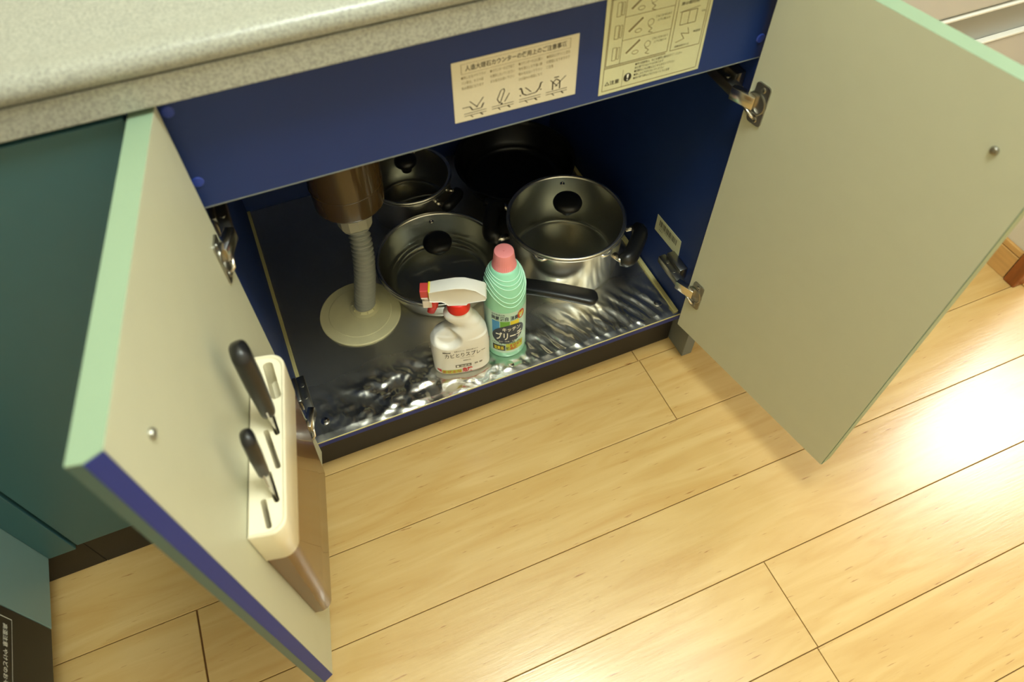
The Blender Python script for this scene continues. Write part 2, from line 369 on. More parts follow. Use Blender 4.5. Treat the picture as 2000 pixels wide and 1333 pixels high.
# crumpled stainless sheet on the cabinet floor
from mathutils import noise
b = NB(); NX, NY = 400, 190; x0, x1, y0, y1 = 0.0185, 0.7315, -0.001, 0.601
grid = []
for j in range(NY + 1):
    tj = (j / NY) ** 1.7; y = y0 + (y1 - y0) * tj; rowv = []
    for i in range(NX + 1):
        x = x0 + (x1 - x0) * i / NX
        edge = min(1, max(0, (x - x0) / 0.03)) * min(1, max(0, (x1 - x) / 0.03))
        wv = math.exp(-((y - 0.042) / (0.062 + 0.016 * (x < 0.36))) ** 2) * edge * (0.25 + 0.75 * min(1, max(0, (x - 0.06) / 0.12)))
        right = min(1, max(0, (x - 0.36) / 0.12))
        nA = noise.noise(Vector((x * 40 + y * 12, y * 44, 1.3))) * 1.3 + 0.30 * noise.noise(Vector((x * 95, y * 95, 4.1)))
        nB = noise.noise(Vector((x * 80 + y * 34, y * 22, 7.7))) + 0.2 * noise.noise(Vector((x * 150, y * 40, 2.2)))
        h = wv * ((1 - right) * 0.0058 * nA + right * 0.0042 * nB + 0.0012 * noise.noise(Vector((x * 9, y * 8, 9))))
        h = h * min(1, max(0, (y + 0.001) / 0.014))
        for (qx, qy, qa, qb) in ((0.3955, 0.067, .037, .037), (0.3045, 0.057, .052, .031)):   # pressed flat under the bottles
            q = math.sqrt(((x - qx) / qa) ** 2 + ((y - qy) / qb) ** 2); h = min(h, -0.0002) if q < 1 else (h if q > 1.35 else h * (q - 1) / .35 - 0.0001)
        if y > 0.070: h = h * max(0, 1 - (y - 0.070) / 0.05) - 0.00035 + 0.00012 * noise.noise(Vector((x * 7, y * 7, 3)))
        h = math.tanh(h / 0.0055) * 0.0055; h = h if h > 0 else math.tanh(h / 0.0018) * 0.0018
        rowv.append(b.verts.new((x, y, 0.1323 + max(h, -0.0020) + 0.0018 * min(1, max(0, (y + 0.001) / 0.012)))))
    grid.append(rowv)
for j in range(NY):
    for i in range(NX): b.faces.new((grid[j][i], grid[j][i + 1], grid[j + 1][i + 1], grid[j + 1][i]))
fr = [b.verts.new((v.co.x, -0.0014, 0.1306)) for v in grid[0]]
for i in range(NX): b.faces.new((fr[i], fr[i + 1], grid[0][i + 1], grid[0][i]))
o = obj('steel_sheet', b, 'sheet', cab, smooth=True, label='crumpled stainless steel sheet lining the cabinet floor')
b = NB(); box(b, 0.019, 0.731, -0.0022, -0.0008, 0.1300, 0.1322, 0.0003); obj('sheet_edge', b, 'strip', cab, label='thin cream edge along the front of the steel sheet')
for xs, ye in ((0.0195, 0.20), (0.7245, 0.0)):
    ya = 0.075 if xs < .1 else 0.004
    b = NB(); box(b, xs - 0.004, xs + 0.0045, ya, 0.600, 0.1335, 0.1375, 0.0005); obj('edge_strip', b, 'strip', cab, label='cream tape strip along the steel sheet')
def on_sheet(x, y): return (x, y, 0.1336)
for x, y in ((0.044, 0.035), (0.384, 0.018), (0.703, 0.037)):
    b = NB(); lathe(b, [(0.0078, 0), (0.0072, 0.0012), (0.0045, 0.0022), (0.0, 0.0025)], 20); box(b, -0.0034, 0.0034, -0.0006, 0.0006, 0.0022, 0.0027)
    obj('screw', b, 'chrome', cab, autos=40, loc=on_sheet(x, y))

# ---- doors
def frameR(): return (0.7168, -0.0174, 0), -1.3805, -1
def frameL(): return (0.0231, -0.0165, 0), -1.776, 1
DZ0, DZ1, DW, DT = 0.1268, 0.817, 0.3558, 0.0222
def make_door(side):
    loc, rz, sg = frameR() if side == 'R' else frameL()
    lab = 'right door, open, cream inside with teal edges coloured as lit' if side == 'R' else 'left door, open, cream inside with teal top edge coloured as lit and blue free edge'
    e = bpy.data.objects.new('door', None); COL.objects.link(e); e.parent = cab; e.location = loc; e.rotation_euler = (0, 0, rz); e['label'] = lab
    Y = lambda a: -sg * a      # a = distance outward from the inner face
    def bx(x0, x1, a0, a1, z0, z1, bev=0.0005):
        b = NB(); ys = sorted((Y(a0), Y(a1))); box(b, x0, x1, ys[0], ys[1], z0, z1, bev); return b
    BV = 0.0115 if side == 'L' else 0.0015           # depth of the bevelled finger pull on the free edge
    SI = 0.3535 if side == 'L' else DW; SO = 0.3615 if side == 'L' else DW + 0.0008
    def pz(pts, z0, z1):
        b = NB(); prism(b, [(u, Y(a)) for u, a in pts], lambda u, v: (u, v, z0), lambda u, v: (u, v, z1)); return b
    obj('inner_face', pz([(0, 0), (SI, 0), (SI, 0.0012), (0, 0.0012)], DZ0, DZ1), 'cream', e)
    obj('front_face', pz([(0, 0.0013), (SI, 0.0013), (SO - 0.0012, BV + .0006), (SO - 0.0012, DT), (0, DT)], DZ0, DZ1 - 0.0012), 'teal', e)
    obj('top_edge', pz([(0, 0.0002), (SI, 0.0002), (SO, BV), (SO, DT), (0, DT)], DZ1 - 0.0011, DZ1 + 0.0004), 'mint', e)
    obj('free_edge', pz([(SO - 0.0011, BV + .0004), (SO + 0.0003, BV + .0002), (SO - 0.0002, DT + .0003), (SO - 0.0011, DT + .0003)], DZ0, DZ1 - 0.0012), 'teal' if side == 'L' else 'mint', e)
    if side == 'L':
        obj('finger_pull', pz([(SI, 0.0006), (SI + 0.0006, 0.0001), (SO + 0.0005, BV - 0.0002), (SO - 0.0006, BV + 0.0002)], DZ0, DZ1 - 0.0012), 'bluedge', e, label='bevelled blue strip along the free edge')
    # pull screw
    sx, sz = (0.3015, 0.7463) if side == 'R' else (0.3087, 0.7555)
    b = NB(); lathe(b, [(0.0046, 0), (0.0046, 0.0014), (0.0038, 0.0028), (0.0, 0.0034)], 18)
    box(b, -0.003, 0.003, -0.0005, 0.0005, 0.003, 0.0038)
    o = obj('handle_screw', b, 'darkchrome', e, autos=40, loc=(sx, 0, sz)); o.rotation_euler = (radians(-90 * sg), 0, 0)
    for zc in (0.632, 0.233):
        h = NB()
        # winged plate on the door, slightly rounded, with a cup and two screws
        out = rrect(0.009, 0.033, zc - 0.030, zc + 0.030, 0.005, 4)
        prism(h, out, lambda u, v: (u, 0.0, v), lambda u, v: (u, sg * 0.0022, v))
        hp = obj('hinge_plate', h, 'darkchrome', e, autos=40)
        h = NB()
        c = [(0.0195, zc)]
        for ang in range(1):
            pr = [(0.0165, 0.0), (0.0165, 0.0032), (0.0148, 0.0038), (0.0140, 0.0026), (0.0005, 0.0026)]
            rings = [[(0.017 + r * cos(2 * pi * k / 32), sg * z, zc + r * sin(2 * pi * k / 32)) for k in range(32)] for r, z in pr]
            loft(h, rings)
        for dz in (-0.0225, 0.0225):
            rings = [[(0.022 + r * cos(2 * pi * k / 16), sg * z, zc + dz + r * sin(2 * pi * k / 16)) for k in range(16)] for r, z in [(0.0042, 0.0015), (0.0042, 0.0030), (0.0030, 0.0036), (0.0005, 0.0030)]]
            loft(h, rings)
        obj('hinge_cup', h, 'darkchrome', e, autos=40)
        # folded arm: block reaching from the cup to the cabinet side
        inv = (Matrix.Translation(Vector(loc)) @ Matrix.Rotation(rz, 4, 'Z')).inverted()
        wx = 0.7050 if side == 'R' else 0.0345          # arm end, world
        wa = Vector((wx, -0.003, zc))
        pa = inv @ wa; pb = Vector((0.0155, sg * 0.002, zc))
        d = (pb - pa); L = d.length; ang = math.atan2(d.y, d.x)
        h = NB(); box(h, -0.004, L, -0.0055, 0.0055, -0.0095, 0.0095, 0.0010, mtx=Matrix.Translation(pa) @ Matrix.Rotation(ang, 4, 'Z'))
        obj('hinge_elbow', h, 'chrome', e, autos=40)
        for dz in (-0.006, 0.006):   # curved links inside the cup
            pass
        h = NB()
        pts = [inv @ Vector((wx + (0.004 if side == 'R' else -0.004), -0.012, zc - 0.0075)), pb + Vector((0.004, sg * 0.006, -0.016)), pb + Vector((0.006, sg * 0.001, -0.021))]
        tube(h, pts, 0.0022, 8); obj('hinge_link', h, 'chrome', e, smooth=True)
        # arm along the cabinet side
        h = NB(); xa, xb = (0.705, 0.7185) if side == 'R' else (0.0275, 0.0380)
        xa, xb = (0.7015, 0.7160) if side == 'R' else (0.0255, 0.0390)
        W_ = (Matrix.Translation(Vector(loc)) @ Matrix.Rotation(rz, 4, 'Z')).inverted()
        box(h, xa, xb, -0.008, 0.066, zc - 0.008, zc + 0.008, 0.002, mtx=W_)
        wall = 0.7318 if side == 'R' else 0.0182
        if side == 'R':
            box(h, 0.7155, 0.7318, 0.014, 0.062, zc - 0.014, zc + 0.014, 0.002, mtx=W_)
        else:
            box(h, 0.0182, 0.0260, 0.014, 0.062, zc - 0.014, zc + 0.014, 0.002, mtx=W_)
        for yy in (0.022, 0.046):
            s0 = W_ @ Vector(((xa + xb) / 2, yy, zc + 0.0078)); cyl(h, s0, s0 + Vector((0, 0, 0.0015)), 0.0035, 12)
        obj('hinge_arm', h, 'darkchrome', e, autos=40)
    return e
doorR = make_door('R'); doorL = make_door('L')

# ---- stickers on the blue rail and the cabinet side
def rail(u, v): return (u, -0.0012, v)
def sticker(name, quad, m, label, push=-0.0003, f=None):
    b = NB(); (ax, az), (bx_, bz), (cx, cz), (dx, dz) = quad
    prism(b, [(ax, az), (bx_, bz), (cx, cz), (dx, dz)], lambda u, v: (u, -0.0002, v), lambda u, v: (u, -0.0007, v))
    return obj(name, b, m, cab, label=label)
s1 = sticker('notice_sticker', [(0.3108, 0.6985), (0.4632, 0.6955), (0.4632, 0.7735), (0.3112, 0.7745)], 'paper', 'wide cream notice sticker on the blue rail')
X0, X1, Z0, Z1 = 0.3115, 0.4630, 0.698, 0.774; Wd = X1 - X0; H = Z1 - Z0
def f1(u, v): return (X0 + u * Wd, -0.0009, Z0 + v * H)
b = NB()
rectl(b, .07, .80, .93, .955, .0035, f1)
b2 = NB(); text_bm(b2, '人造大理石カウンターの使用上のご注意事項', .10, .835, .90, .925, f1, 0.012)
obj('printed_title', b2, 'ink', s1)
L1 = [('●熱したなべやフライ', 'パン等は、キズや変', '色の原因になります'), ('●カウンターの上で包丁', 'を使用しないでください', 'まな板をお使い下さい'), ('●カウンターの上に重い', '物を落としたり強い衝', '撃を与えないで下さい', 'ひび割れの原因になり'), ('●薬品などがつくと変色', 'の原因になりますので', 'ご注意')]
for i, ls in enumerate(L1):
    for j, s in enumerate(ls):
        text_bm(b, s, .065 + .225 * i, .715 - .085 * j, .065 + .225 * i + .19 * min(1, len(s) / 10), .765 - .085 * j, f1)
obj('printed_text', b, 'inkfaint', s1)
b = NB(); lw = .008
for i in range(4):
    ox = .07 + .225 * i
    rb = [(ox, .13), (ox + .18, .13)]; polyl(b, rb, lw, f1); polyl(b, [(ox, .09), (ox + .18, .09)], lw, f1)
    linep(b, ox + .05, .09, ox + .07, .045, lw, f1); linep(b, ox + .13, .09, ox + .15, .045, lw * 1.5, f1)
polyl(b, [(.06, .24), (.12, .24), (.14, .17), (.21, .17), (.23, .25)], lw * 1.4, f1)
linep(b, .12, .33, .18, .2, lw, f1); linep(b, .23, .35, .17, .2, lw, f1)
polyl(b, [(.36, .16), (.34, .24), (.37, .38), (.395, .40), (.40, .36), (.37, .2), (.36, .16)], lw, f1); linep(b, .44, .3, .40, .17, lw, f1); discp(b, .375, .15, .008, f1, ry=.016)
polyl(b, [(.52, .31), (.535, .33), (.55, .22), (.58, .18), (.66, .19), (.69, .26), (.70, .34), (.715, .34)], lw * 1.6, f1); linep(b, .57, .32, .62, .22, lw, f1); discp(b, .53, .2, .006, f1, ry=.012); discp(b, .70, .22, .006, f1, ry=.012)
polyl(b, [(.80, .15), (.80, .28), (.83, .33), (.86, .28), (.86, .15)], lw * 1.3, f1); linep(b, .78, .33, .84, .2, lw, f1); linep(b, .91, .35, .82, .2, lw, f1); linep(b, .81, .36, .85, .36, lw * 2, f1)
obj('printed_drawings', b, 'ink', s1)

s2 = sticker('instruction_sticker', [(0.4955, 0.6832), (0.6365, 0.6842), (0.6352, 0.8205), (0.4938, 0.8205)], 'paper2', 'tall cream instruction sticker with an exclamation mark on the blue rail')
X2, X3, Z2, Z3 = 0.4955, 0.6360, 0.6840, 0.8200; W2 = X3 - X2; H2 = Z3 - Z2
def f2(u, v): return (X2 + u * W2, -0.0009, Z2 + v * H2)
b = NB(); lw = .006
rectl(b, .03, .03, .97, .97, lw, f2); linep(b, .03, .255, .62, .255, lw, f2); linep(b, .03, .265, .62, .265, .003, f2)
rectl(b, .66, .27, .95, .96, lw, f2); rectl(b, .04, .275, .63, .93, lw, f2)
for z in (.49, .70): linep(b, .17, z, .63, z, lw * .8, f2)
linep(b, .17, .275, .17, .86, lw * .8, f2); linep(b, .22, .03, .22, .2, lw * .6, f2)
for i in range(3):
    z = .32 + .20 * i
    rectl(b, .09, z, .125, z + .12, lw * .8, f2); rectl(b, .135, z + .005, .155, z + .115, lw * .8, f2)
    polyl(b, [(.22, z + .04), (.34, z + .14)], .018, f2)
    for k in range(10):
        a = 2 * pi * k / 10; linep(b, .31 + .03 * cos(a), z + .03 + .018 * sin(a), .31 + .03 * cos(a + .6), z + .03 + .018 * sin(a + .6), lw * .8, f2)
        linep(b, .42 + .028 * cos(a), z + .08 + .03 * sin(a), .42 + .028 * cos(a + .6), z + .08 + .03 * sin(a + .6), lw * .8, f2)
    polyl(b, [(.40, z + .05), (.44, z + .02), (.41, z - .005), (.45, z - .02)], lw, f2)
rectl(b, .71, .50, .86, .62, lw, f2); linep(b, .785, .50, .785, .62, lw, f2); linep(b, .69, .62, .88, .64, lw * .8, f2)
rectl(b, .84, .75, .93, .90, lw, f2); polyl(b, [(.70, .34), (.78, .36), (.74, .42), (.82, .40), (.80, .46)], lw, f2)
obj('printed_drawings', b, 'inkfaint', s2)
b = NB(); patch(b, .06, .955, .42, .99, f2); obj('printed_bar', b, 'ink', s2)
b = NB(); patch(b, .04, .87, .63, .925, f2); obj('printed_header', b, 'inkgrey', s2)
b = NB()
def f2b(u, v): return (X2 + u * W2, -0.0011, Z2 + v * H2)
text_bm(b, '扉の調整', .06, .88, .18, .915, f2b, .01); text_bm(b, '調整方法', .30, .88, .54, .915, f2b, .01)
text_bm(b, '扉の取付図', .69, .68, .86, .71, f2b, .01)
text_bm(b, '上から見た図', .69, .93, .88, .95, f2b, .01)
text_bm(b, '丁番の調整', .90, .58, .97 - .03, .595, f2b); text_bm(b, '側面図', .86, .40, .93, .42, f2b)
text_bm(b, '調整後締付ける', .70, .29, .84, .31, f2b)
for i in range(3):
    z = .32 + .20 * i
    text_bm(b, '①ねじをゆるめて', .46, z + .11, .61, z + .13, f2b); text_bm(b, '上下に動かす', .48, z + .075, .60, z + .095, f2b)
text_bm(b, '△注意', .05, .08, .19, .125, f2b, .01)
for j, s in enumerate(['●扉の調整後は、ねじを確実に締め付けてください', '扉が落下するおそれがあります', '●調整ねじを必要以上にゆるめないで下さい', '●扉にぶら下がらないでください', '●扉の角で頭などを打たないように注意']):
    text_bm(b, s, .33, .215 - .035 * j, .33 + .020 * len(s), .240 - .035 * j, f2b)
obj('printed_text', b, 'ink', s2)
b = NB(); discp(b, .27, .115, .038, f2b, 28, ry=.042); obj('warning_mark', b, 'labelblack', s2)
b = NB(); f3 = lambda u, v: (X2 + u * W2, -0.0013, Z2 + v * H2)
b.faces.new([b.verts.new(f3(*q)) for q in ((.264, .108), (.276, .108), (.281, .147), (.259, .147))]); discp(b, .27, .092, .007, f3, 12); obj('exclamation_mark', b, 'inkwhite', s2)

# barcode sticker on the right side panel
b = NB(); prism(b, [(0.0470, 0.243), (0.1315, 0.238), (0.1310, 0.277), (0.0500, 0.2815)], lambda u, v: (0.7318, u, v), lambda u, v: (0.7313, u, v))
s3 = obj('barcode_sticker', b, 'paper2', cab, label='small cream barcode sticker on the right inner side')
def f4(u, v): return (0.7310, 0.130 - u * 0.080, 0.2405 + v * 0.036 + u * 0.003)
b = NB(); x = .12; rr = random.Random(7)
while x < .86:
    wd = rr.choice([.008, .014, .02]); patch(b, x, .48, x + wd, .86, f4); x += wd + rr.choice([.008, .012, .018])
text_bm(b, '4 0512 7736 210', .14, .36, .62, .44, f4); text_bm(b, '検査済', .14, .2, .3, .3, f4)
obj('printed_barcode', b, 'ink', s3)

# ================================================================== NEIGHBOURS OF THE CABINET
t = thing('base_cabinet', 'closed dark teal base cabinet left of the open cabinet', 'cabinet', (-0.19, 0, 0))
b = NB(); box(b, -0.184, 0.188, 0.0, 0.56, 0.112, 0.822); obj('body', b, 'blue', t)
b = NB(); box(b, -0.1825, 0.1835, -0.0200, -0.0010, 0.118, 0.8130, 0.001); obj('door', b, 'teal', t)
b = NB(); box(b, -0.187, 0.190, -0.001, 0.012, 0.0, 0.1115, 0.001); obj('toe_kick', b, 'kick', t)
t = thing('drawer_unit', 'narrow teal unit with its side pulled forward beside the dark appliance', 'cabinet', (-0.42, 0, 0))
b = NB(); box(b, 0.0008, 0.0415, -0.020, -0.001, 0.1080, 0.813, 0.001); obj('front_strip', b, 'teal', t)
b = NB(); box(b, -0.018, 0.0005, -0.1335, 0.0, 0.1080, 0.813, 0.0008); obj('side_panel', b, 'teallit', t)
b = NB(); box(b, 0.0, 0.041, 0.001, 0.30, 0.112, 0.82); obj('body', b, 'blue', t)
b = NB(); box(b, -0.12, 0.0425, -0.001, 0.012, 0.0, 0.1075, 0.001); obj('toe_kick', b, 'kick', t)
t = thing('oven', 'black built-in oven with a white-printed warning label at the lower left corner', 'oven', (-0.42, -0.19, 0))
b = NB(); box(b, -0.45, 0.0005, -0.09, 0.0562, 0.1080, 0.60, 0.002); obj('body', b, 'labelblack', t)
b = NB(); f5 = lambda u, v: (0.0012, 0.0405 - 0.12 * u, 0.24 + 0.10 * (v - 1) + 0.17)
def f5(u, v): return (0.0012, 0.0415 - 0.13 * u, 0.2135 + 0.11 * v)
prism(b, [(0, 0), (1, 0), (1, 1), (0, 1)], lambda u, v: (0.0006, f5(u, v)[1], f5(u, v)[2]), f5); lb = obj('warning_label', b, 'labelblack', t)
def f6(u, v): p = f5(u, v); return (0.0015, p[1], p[2])
b = NB(); rectl(b, .01, .01, .99, .99, .008, f6); obj('printed_frame', b, 'inkwhite', lb)
b = NB()
for k, s_ in enumerate(['高温注意 やけどのおそれあり', '使用中や使用後しばらくは', '手を触れないでください', '必ず取扱説明書をお読みください']):
    text_bm(b, s_, 0, 0, .80, .10, lambda u, v, k=k: f6(.08 + u, .20 + .20 * k - v), .01)
obj('printed_text', b, 'inkwhite', lb)
t = thing('end_panel', 'grey end panel standing on the floor under the right door hinge', 'panel', (0.7645, 0, 0))
b = NB(); box(b, -0.0125, 0.0105, -0.0200, 0.58, 0.0, 0.8235, 0.0008); obj('board', b, 'grey', t)
o = t
# refrigerator / white unit on the right
t = thing('refrigerator', 'white refrigerator with a grey recessed handle band beyond the right door', 'refrigerator', (1.15, 0.30, 0))
b = NB(); box(b, -0.33, 0.33, -0.25, 0.30, 0.02, 1.75, 0.01); obj('body', b, 'fridge', t)
b = NB(); box(b, -0.33, 0.33, -0.285, -0.255, 0.6385, 1.74, 0.006, 3); obj('upper_door', b, 'fridge', t)
b = NB(); box(b, -0.33, 0.33, -0.285, -0.255, 0.04, 0.572, 0.006, 3); obj('lower_drawer', b, 'fridge', t)
b = NB(); box(b, -0.33, 0.33, -0.276, -0.2505, 0.5735, 0.6365, 0.001); obj('handle_band', b, 'fridgegrey', t, label='grey recessed handle band')
for z in (.5745, .6335):
    b = NB(); box(b, -0.33, 0.33, -0.2875, -0.2765, z - .001, z + .003, 0.001); obj('handle_trim', b, 'white', t, label='thin white trim line along the handle band')
for x in (-0.275, 0.275):
    b = NB(); box(b, x - .025, x + .025, -0.22, 0.25, 0, 0.02); obj('foot', b, 'black', t)

# ================================================================== THINGS IN THE CABINET
SZ = 0.1343     # top of the steel sheet
# ---- drain pipe: brown trap cup, nut, corrugated hose, floor flange
t = thing('drain_pipe', 'sink drain with brown trap cup and grey corrugated hose through a beige floor disc', 'drain pipe', (0.166, 0.240, SZ))
b = NB(); lathe(b, [(0.0775, 0.0), (0.0775, 0.0018), (0.0760, 0.0030), (0.0600, 0.0038), (0.0590, 0.0046), (0.0580, 0.0046), (0.0300, 0.0062), (0.0, 0.0066)], 72)
obj('floor_flange', b, 'flange', t, autos=35)
b = NB(); lathe(b, [(0.0295, 0.0055), (0.0290, 0.0072), (0.0235, 0.0086), (0.0205, 0.0130), (0.0192, 0.0132), (0.0188, 0.0060)], 48, c=(0.012, 0.008), cap0=False, cap1=False); obj('hose_collar', b, 'flange', t, autos=40)
b = NB()
for k in range(10):
    a = 2 * pi * k / 10; box(b, -0.0008, 0.0008, 0.0200, 0.0240, 0.0085, 0.0125, mtx=Matrix.Translation((0.012, 0.008, 0)) @ Matrix.Rotation(a, 4, 'Z'))
obj('collar_ribs', b, 'flange', t)
b = NB(); pts = []; rad = []
P0 = Vector((0.012, 0.008, 0.004)); P1 = Vector((0.018, -0.005, 0.075)); P2 = Vector((0.042, 0.005, 0.14)); P3 = Vector((0.037, 0.049, 0.200))
N = 230
for i in range(N + 1):
    s = i / N; p = P0 * (1 - s) ** 3 + 3 * P1 * s * (1 - s) ** 2 + 3 * P2 * s * s * (1 - s) + P3 * s ** 3
    pts.append(p); rad.append(0.0178 + 0.0023 * cos(2 * pi * s * 24))
tube(b, pts, rad, 32); obj('hose', b, 'hose', t, smooth=True)
b = NB(); lathe(b, [(0.020, 0.1755), (0.0265, 0.1760), (0.0310, 0.186), (0.0310, 0.236), (0.026, 0.2365)], 12, c=(0.038, 0.050)); obj('nut', b, 'nut', t)
b = NB(); lathe(b, [(0.0250, 0.2365), (0.0575, 0.2366), (0.0590, 0.2380), (0.0596, 0.2398), (0.0597, 0.2415), (0.0605, 0.278), (0.0606, 0.282), (0.0610, 0.300), (0.0624, 0.356), (0.0625, 0.360), (0.0660, 0.361), (0.0661, 0.364), (0.0670, 0.43), (0.0670, 0.5225)], 72, c=(0.038, 0.050))
obj('trap_cup', b, 'trap', t, autos=40)
b = NB(); lathe(b, [(0.0598, 0.280), (0.0614, 0.2805), (0.0614, 0.2820), (0.0598, 0.2825)], 72, c=(0.038, 0.050), cap0=False, cap1=False); obj('trap_ring', b, 'trap', t, smooth=True)

# ---- pots
def pan_body(R, Rb, h, th=0.0012, lip=0.004, corner=0.012, m='steel', inner=None):
    b = NB(); prof = [(0.0, 0.0), (Rb - corner, 0.0)]
    for k in range(1, 7):
        a = radians(-90 + 90 * k / 6); prof.append((Rb - corner + corner * cos(a), corner + corner * sin(a)))
    n = 8
    for k in range(1, n + 1):
        s = k / n; prof.append((Rb + (R - Rb) * s ** 0.8, corner + (h - corner) * s))
    prof += [(R + lip * .7, h + 0.0008), (R + lip, h + 0.002), (R + lip * .6, h + 0.0028), (R - th, h + 0.0018)]
    for k in range(n - 1, -1, -1):
        s = k / n; prof.append((Rb + (R - Rb) * s ** 0.8 - th, corner + (h - corner) * s))
    for k in range(5, 0, -1):
        a = radians(-90 + 90 * k / 6); prof.append((Rb - corner + (corner - th) * cos(a), corner + (corner - th) * sin(a)))
    prof += [(Rb - corner, th), (0.0, th)]
    lathe(b, prof, 96, cap0=False, cap1=False); bmesh.ops.remove_doubles(b, verts=b.verts[:], dist=2e-5)
    return b
def glass_lid(loc, R, label, dome=0.012, knob_r=0.0275, vent_ang=80, kdx=0):
    t = thing('glass_lid', label, 'lid', loc, 0)
    b = NB(); prof = []
    for k in range(0, 13):
        s = k / 12; prof.append((R * (1 - s), dome * (1 - (1 - s) ** 2) + 0.0022))
    inn = [(r, z - 0.0030) for r, z in prof[::-1]]
    lathe(b, [(p[0], p[1]) for p in prof], 96, cap0=False, cap1=False)
    obj('glass', b, 'glass', t, smooth=True)
    b = NB(); pr = [(R - 0.004, 0.0018), (R + 0.0018, 0.0010), (R + 0.0035, 0.0030), (R + 0.0030, 0.0052), (R + 0.0005, 0.0062), (R - 0.0042, 0.0042)]
    rings = [[(r * cos(2 * pi * i / 96), r * sin(2 * pi * i / 96), z) for i in range(96)] for r, z in pr]
    loft(b, rings, closed=True); obj('rim', b, 'steel', t, smooth=True)
    zt = dome + 0.002
    b = NB(); lathe(b, [(0.010, zt - 0.001), (0.011, zt + 0.001), (0.0115, zt + 0.008), (knob_r * .62, zt + 0.011), (knob_r * .96, zt + 0.019), (knob_r, zt + 0.024), (knob_r * .93, zt + 0.029), (knob_r * .6, zt + 0.0325), (0, zt + 0.0335)], 48)
    obj('knob', b, 'black', t, smooth=True)
    a = radians(vent_ang); rv = R * 0.76; zv = dome * (1 - 0.76 ** 2) + 0.0022
    b = NB(); lathe(b, [(0.0046, 0), (0.0046, 0.0015), (0.0034, 0.0022), (0.0018, 0.0018), (0.0014, 0.0002)], 18, c=(rv * cos(a), rv * sin(a)))
    for v in b.verts: v.co.z += zv
    obj('vent_ring', b, 'chrome', t, smooth=True)
    return t
def side_handle(t, R, z, ang, span=0.062, out=0.047, m='black'):
    """D shaped bakelite loop on two steel brackets"""
    ca, sa = cos(ang), sin(ang)
    def P(r, tt, zz): return Vector((r * ca - tt * sa, r * sa + tt * ca, zz))
    b = NB(); pts = []; rad = []
    for k in range(17):
        s = -1 + 2 * k / 16
        r = R + 0.014 + (out - 0.014) * (1 - abs(s) ** 7); pts.append(P(r, s * span * .78 * (1 + .0), z)); rad.append(0.0155 * (span / .06) ** .6 * (1 - 0.35 * abs(s) ** 10))
    tube(b, pts, rad, 16, squash=(1.0, 1.12)); h = obj('handle', b, m, t, smooth=True)
    for s in (-1, 1):
        b = NB(); tube(b, [P(R - 0.001, s * span * .60, z - 0.002), P(R + 0.010, s * span * .72, z), P(R + 0.022, s * span * .76, z)], [0.0062, 0.0058, 0.0062], 12, squash=(1.1, .75)); obj('bracket', b, 'chrome', t, smooth=True)
    return h
# big pot
PX, PY = 0.585, 0.216
t = thing('cooking_pot', 'tall stainless steel pot with two black handles behind the green bottle', 'pot', (PX, PY, SZ))
obj('body', pan_body(0.1110, 0.1075, 0.112), 'steel', t, autos=60)
side_handle(t, 0.1105, 0.094, radians(-46), span=.060, out=.030); side_handle(t, 0.1105, 0.094, radians(153), span=.060, out=.034)
for a in (radians(-75), radians(-141)):
    b = NB()
    pts = [(0.1105 * cos(a + d), 0.1105 * sin(a + d), 0.1125) for d in (-.14, -.07, 0, .07, .14)]
    pts = [Vector(p) * 1 + Vector((cos(a), sin(a), 0)) * (0.007 * (1 - (i - 2) ** 2 / 4)) - Vector((0, 0, 0.003 * (1 - (i - 2) ** 2 / 4))) for i, p in enumerate(pts)]
    tube(b, pts, 0.0030, 10); obj('pouring_lip', b, 'steel', t, smooth=True)
glass_lid((PX, PY, SZ + 0.1150), 0.1110, 'round glass lid with black knob on the tall two-handled pot', vent_ang=70)
# front stainless frying pan
FX, FY = 0.339, 0.259
t = thing('frying_pan', 'shallow stainless frying pan beside the grey hose, long black handle pointing right', 'pan', (FX, FY, SZ))
obj('body', pan_body(0.1185, 0.103, 0.060, corner=0.018), 'steel', t, autos=60)
h0 = Vector((0.415, 0.175, 0.183)) - Vector((FX, FY, SZ)); h1 = Vector((0.5780, 0.0555, 0.186)) - Vector((FX, FY, SZ))
d = (h1 - h0); b = NB(); rings = []; ax = d.normalized(); sd = ax.cross(Vector((0, 0, 1))).normalized(); upv = sd.cross(ax)
for k in range(37):
    s_ = k / 36; s_ = s_ ** 0.75; p = h0 + d * (0.10 + 0.90 * s_) + Vector((0, 0, 0.004 * sin(pi * s_)))
    e = min(1, (1 - s_) / 0.085); q = math.sqrt(max(0.0, 1 - (1 - e) ** 2)); q2 = max(0.35, q); wv = (0.0160 + 0.0015 * s_) * max(q, .05); tv = 0.0088 * q2
    ring = []
    for j in range(28):
        a_ = 2 * pi * j / 28; cu, su = cos(a_), sin(a_)
        ring.append(tuple(p + sd * (wv * math.copysign(abs(cu) ** .62, cu)) + upv * (tv * math.copysign(abs(su) ** .62, su))))
    rings.append(ring)
loft(b, rings); obj('handle', b, 'black', t, smooth=True, label='long black plastic handle')
b = NB(); tube(b, [h0 + d * -0.07 + Vector((0, 0, -0.006)), h0 + d * 0.03, h0 + d * 0.13], [0.008, 0.0085, 0.009], 14, squash=(1.1, .6)); obj('bracket', b, 'chrome', t, smooth=True)
glass_lid((FX, FY, SZ + 0.0630), 0.1180, 'round glass lid with black knob on the frying pan nearest the hose', dome=0.017, vent_ang=80)
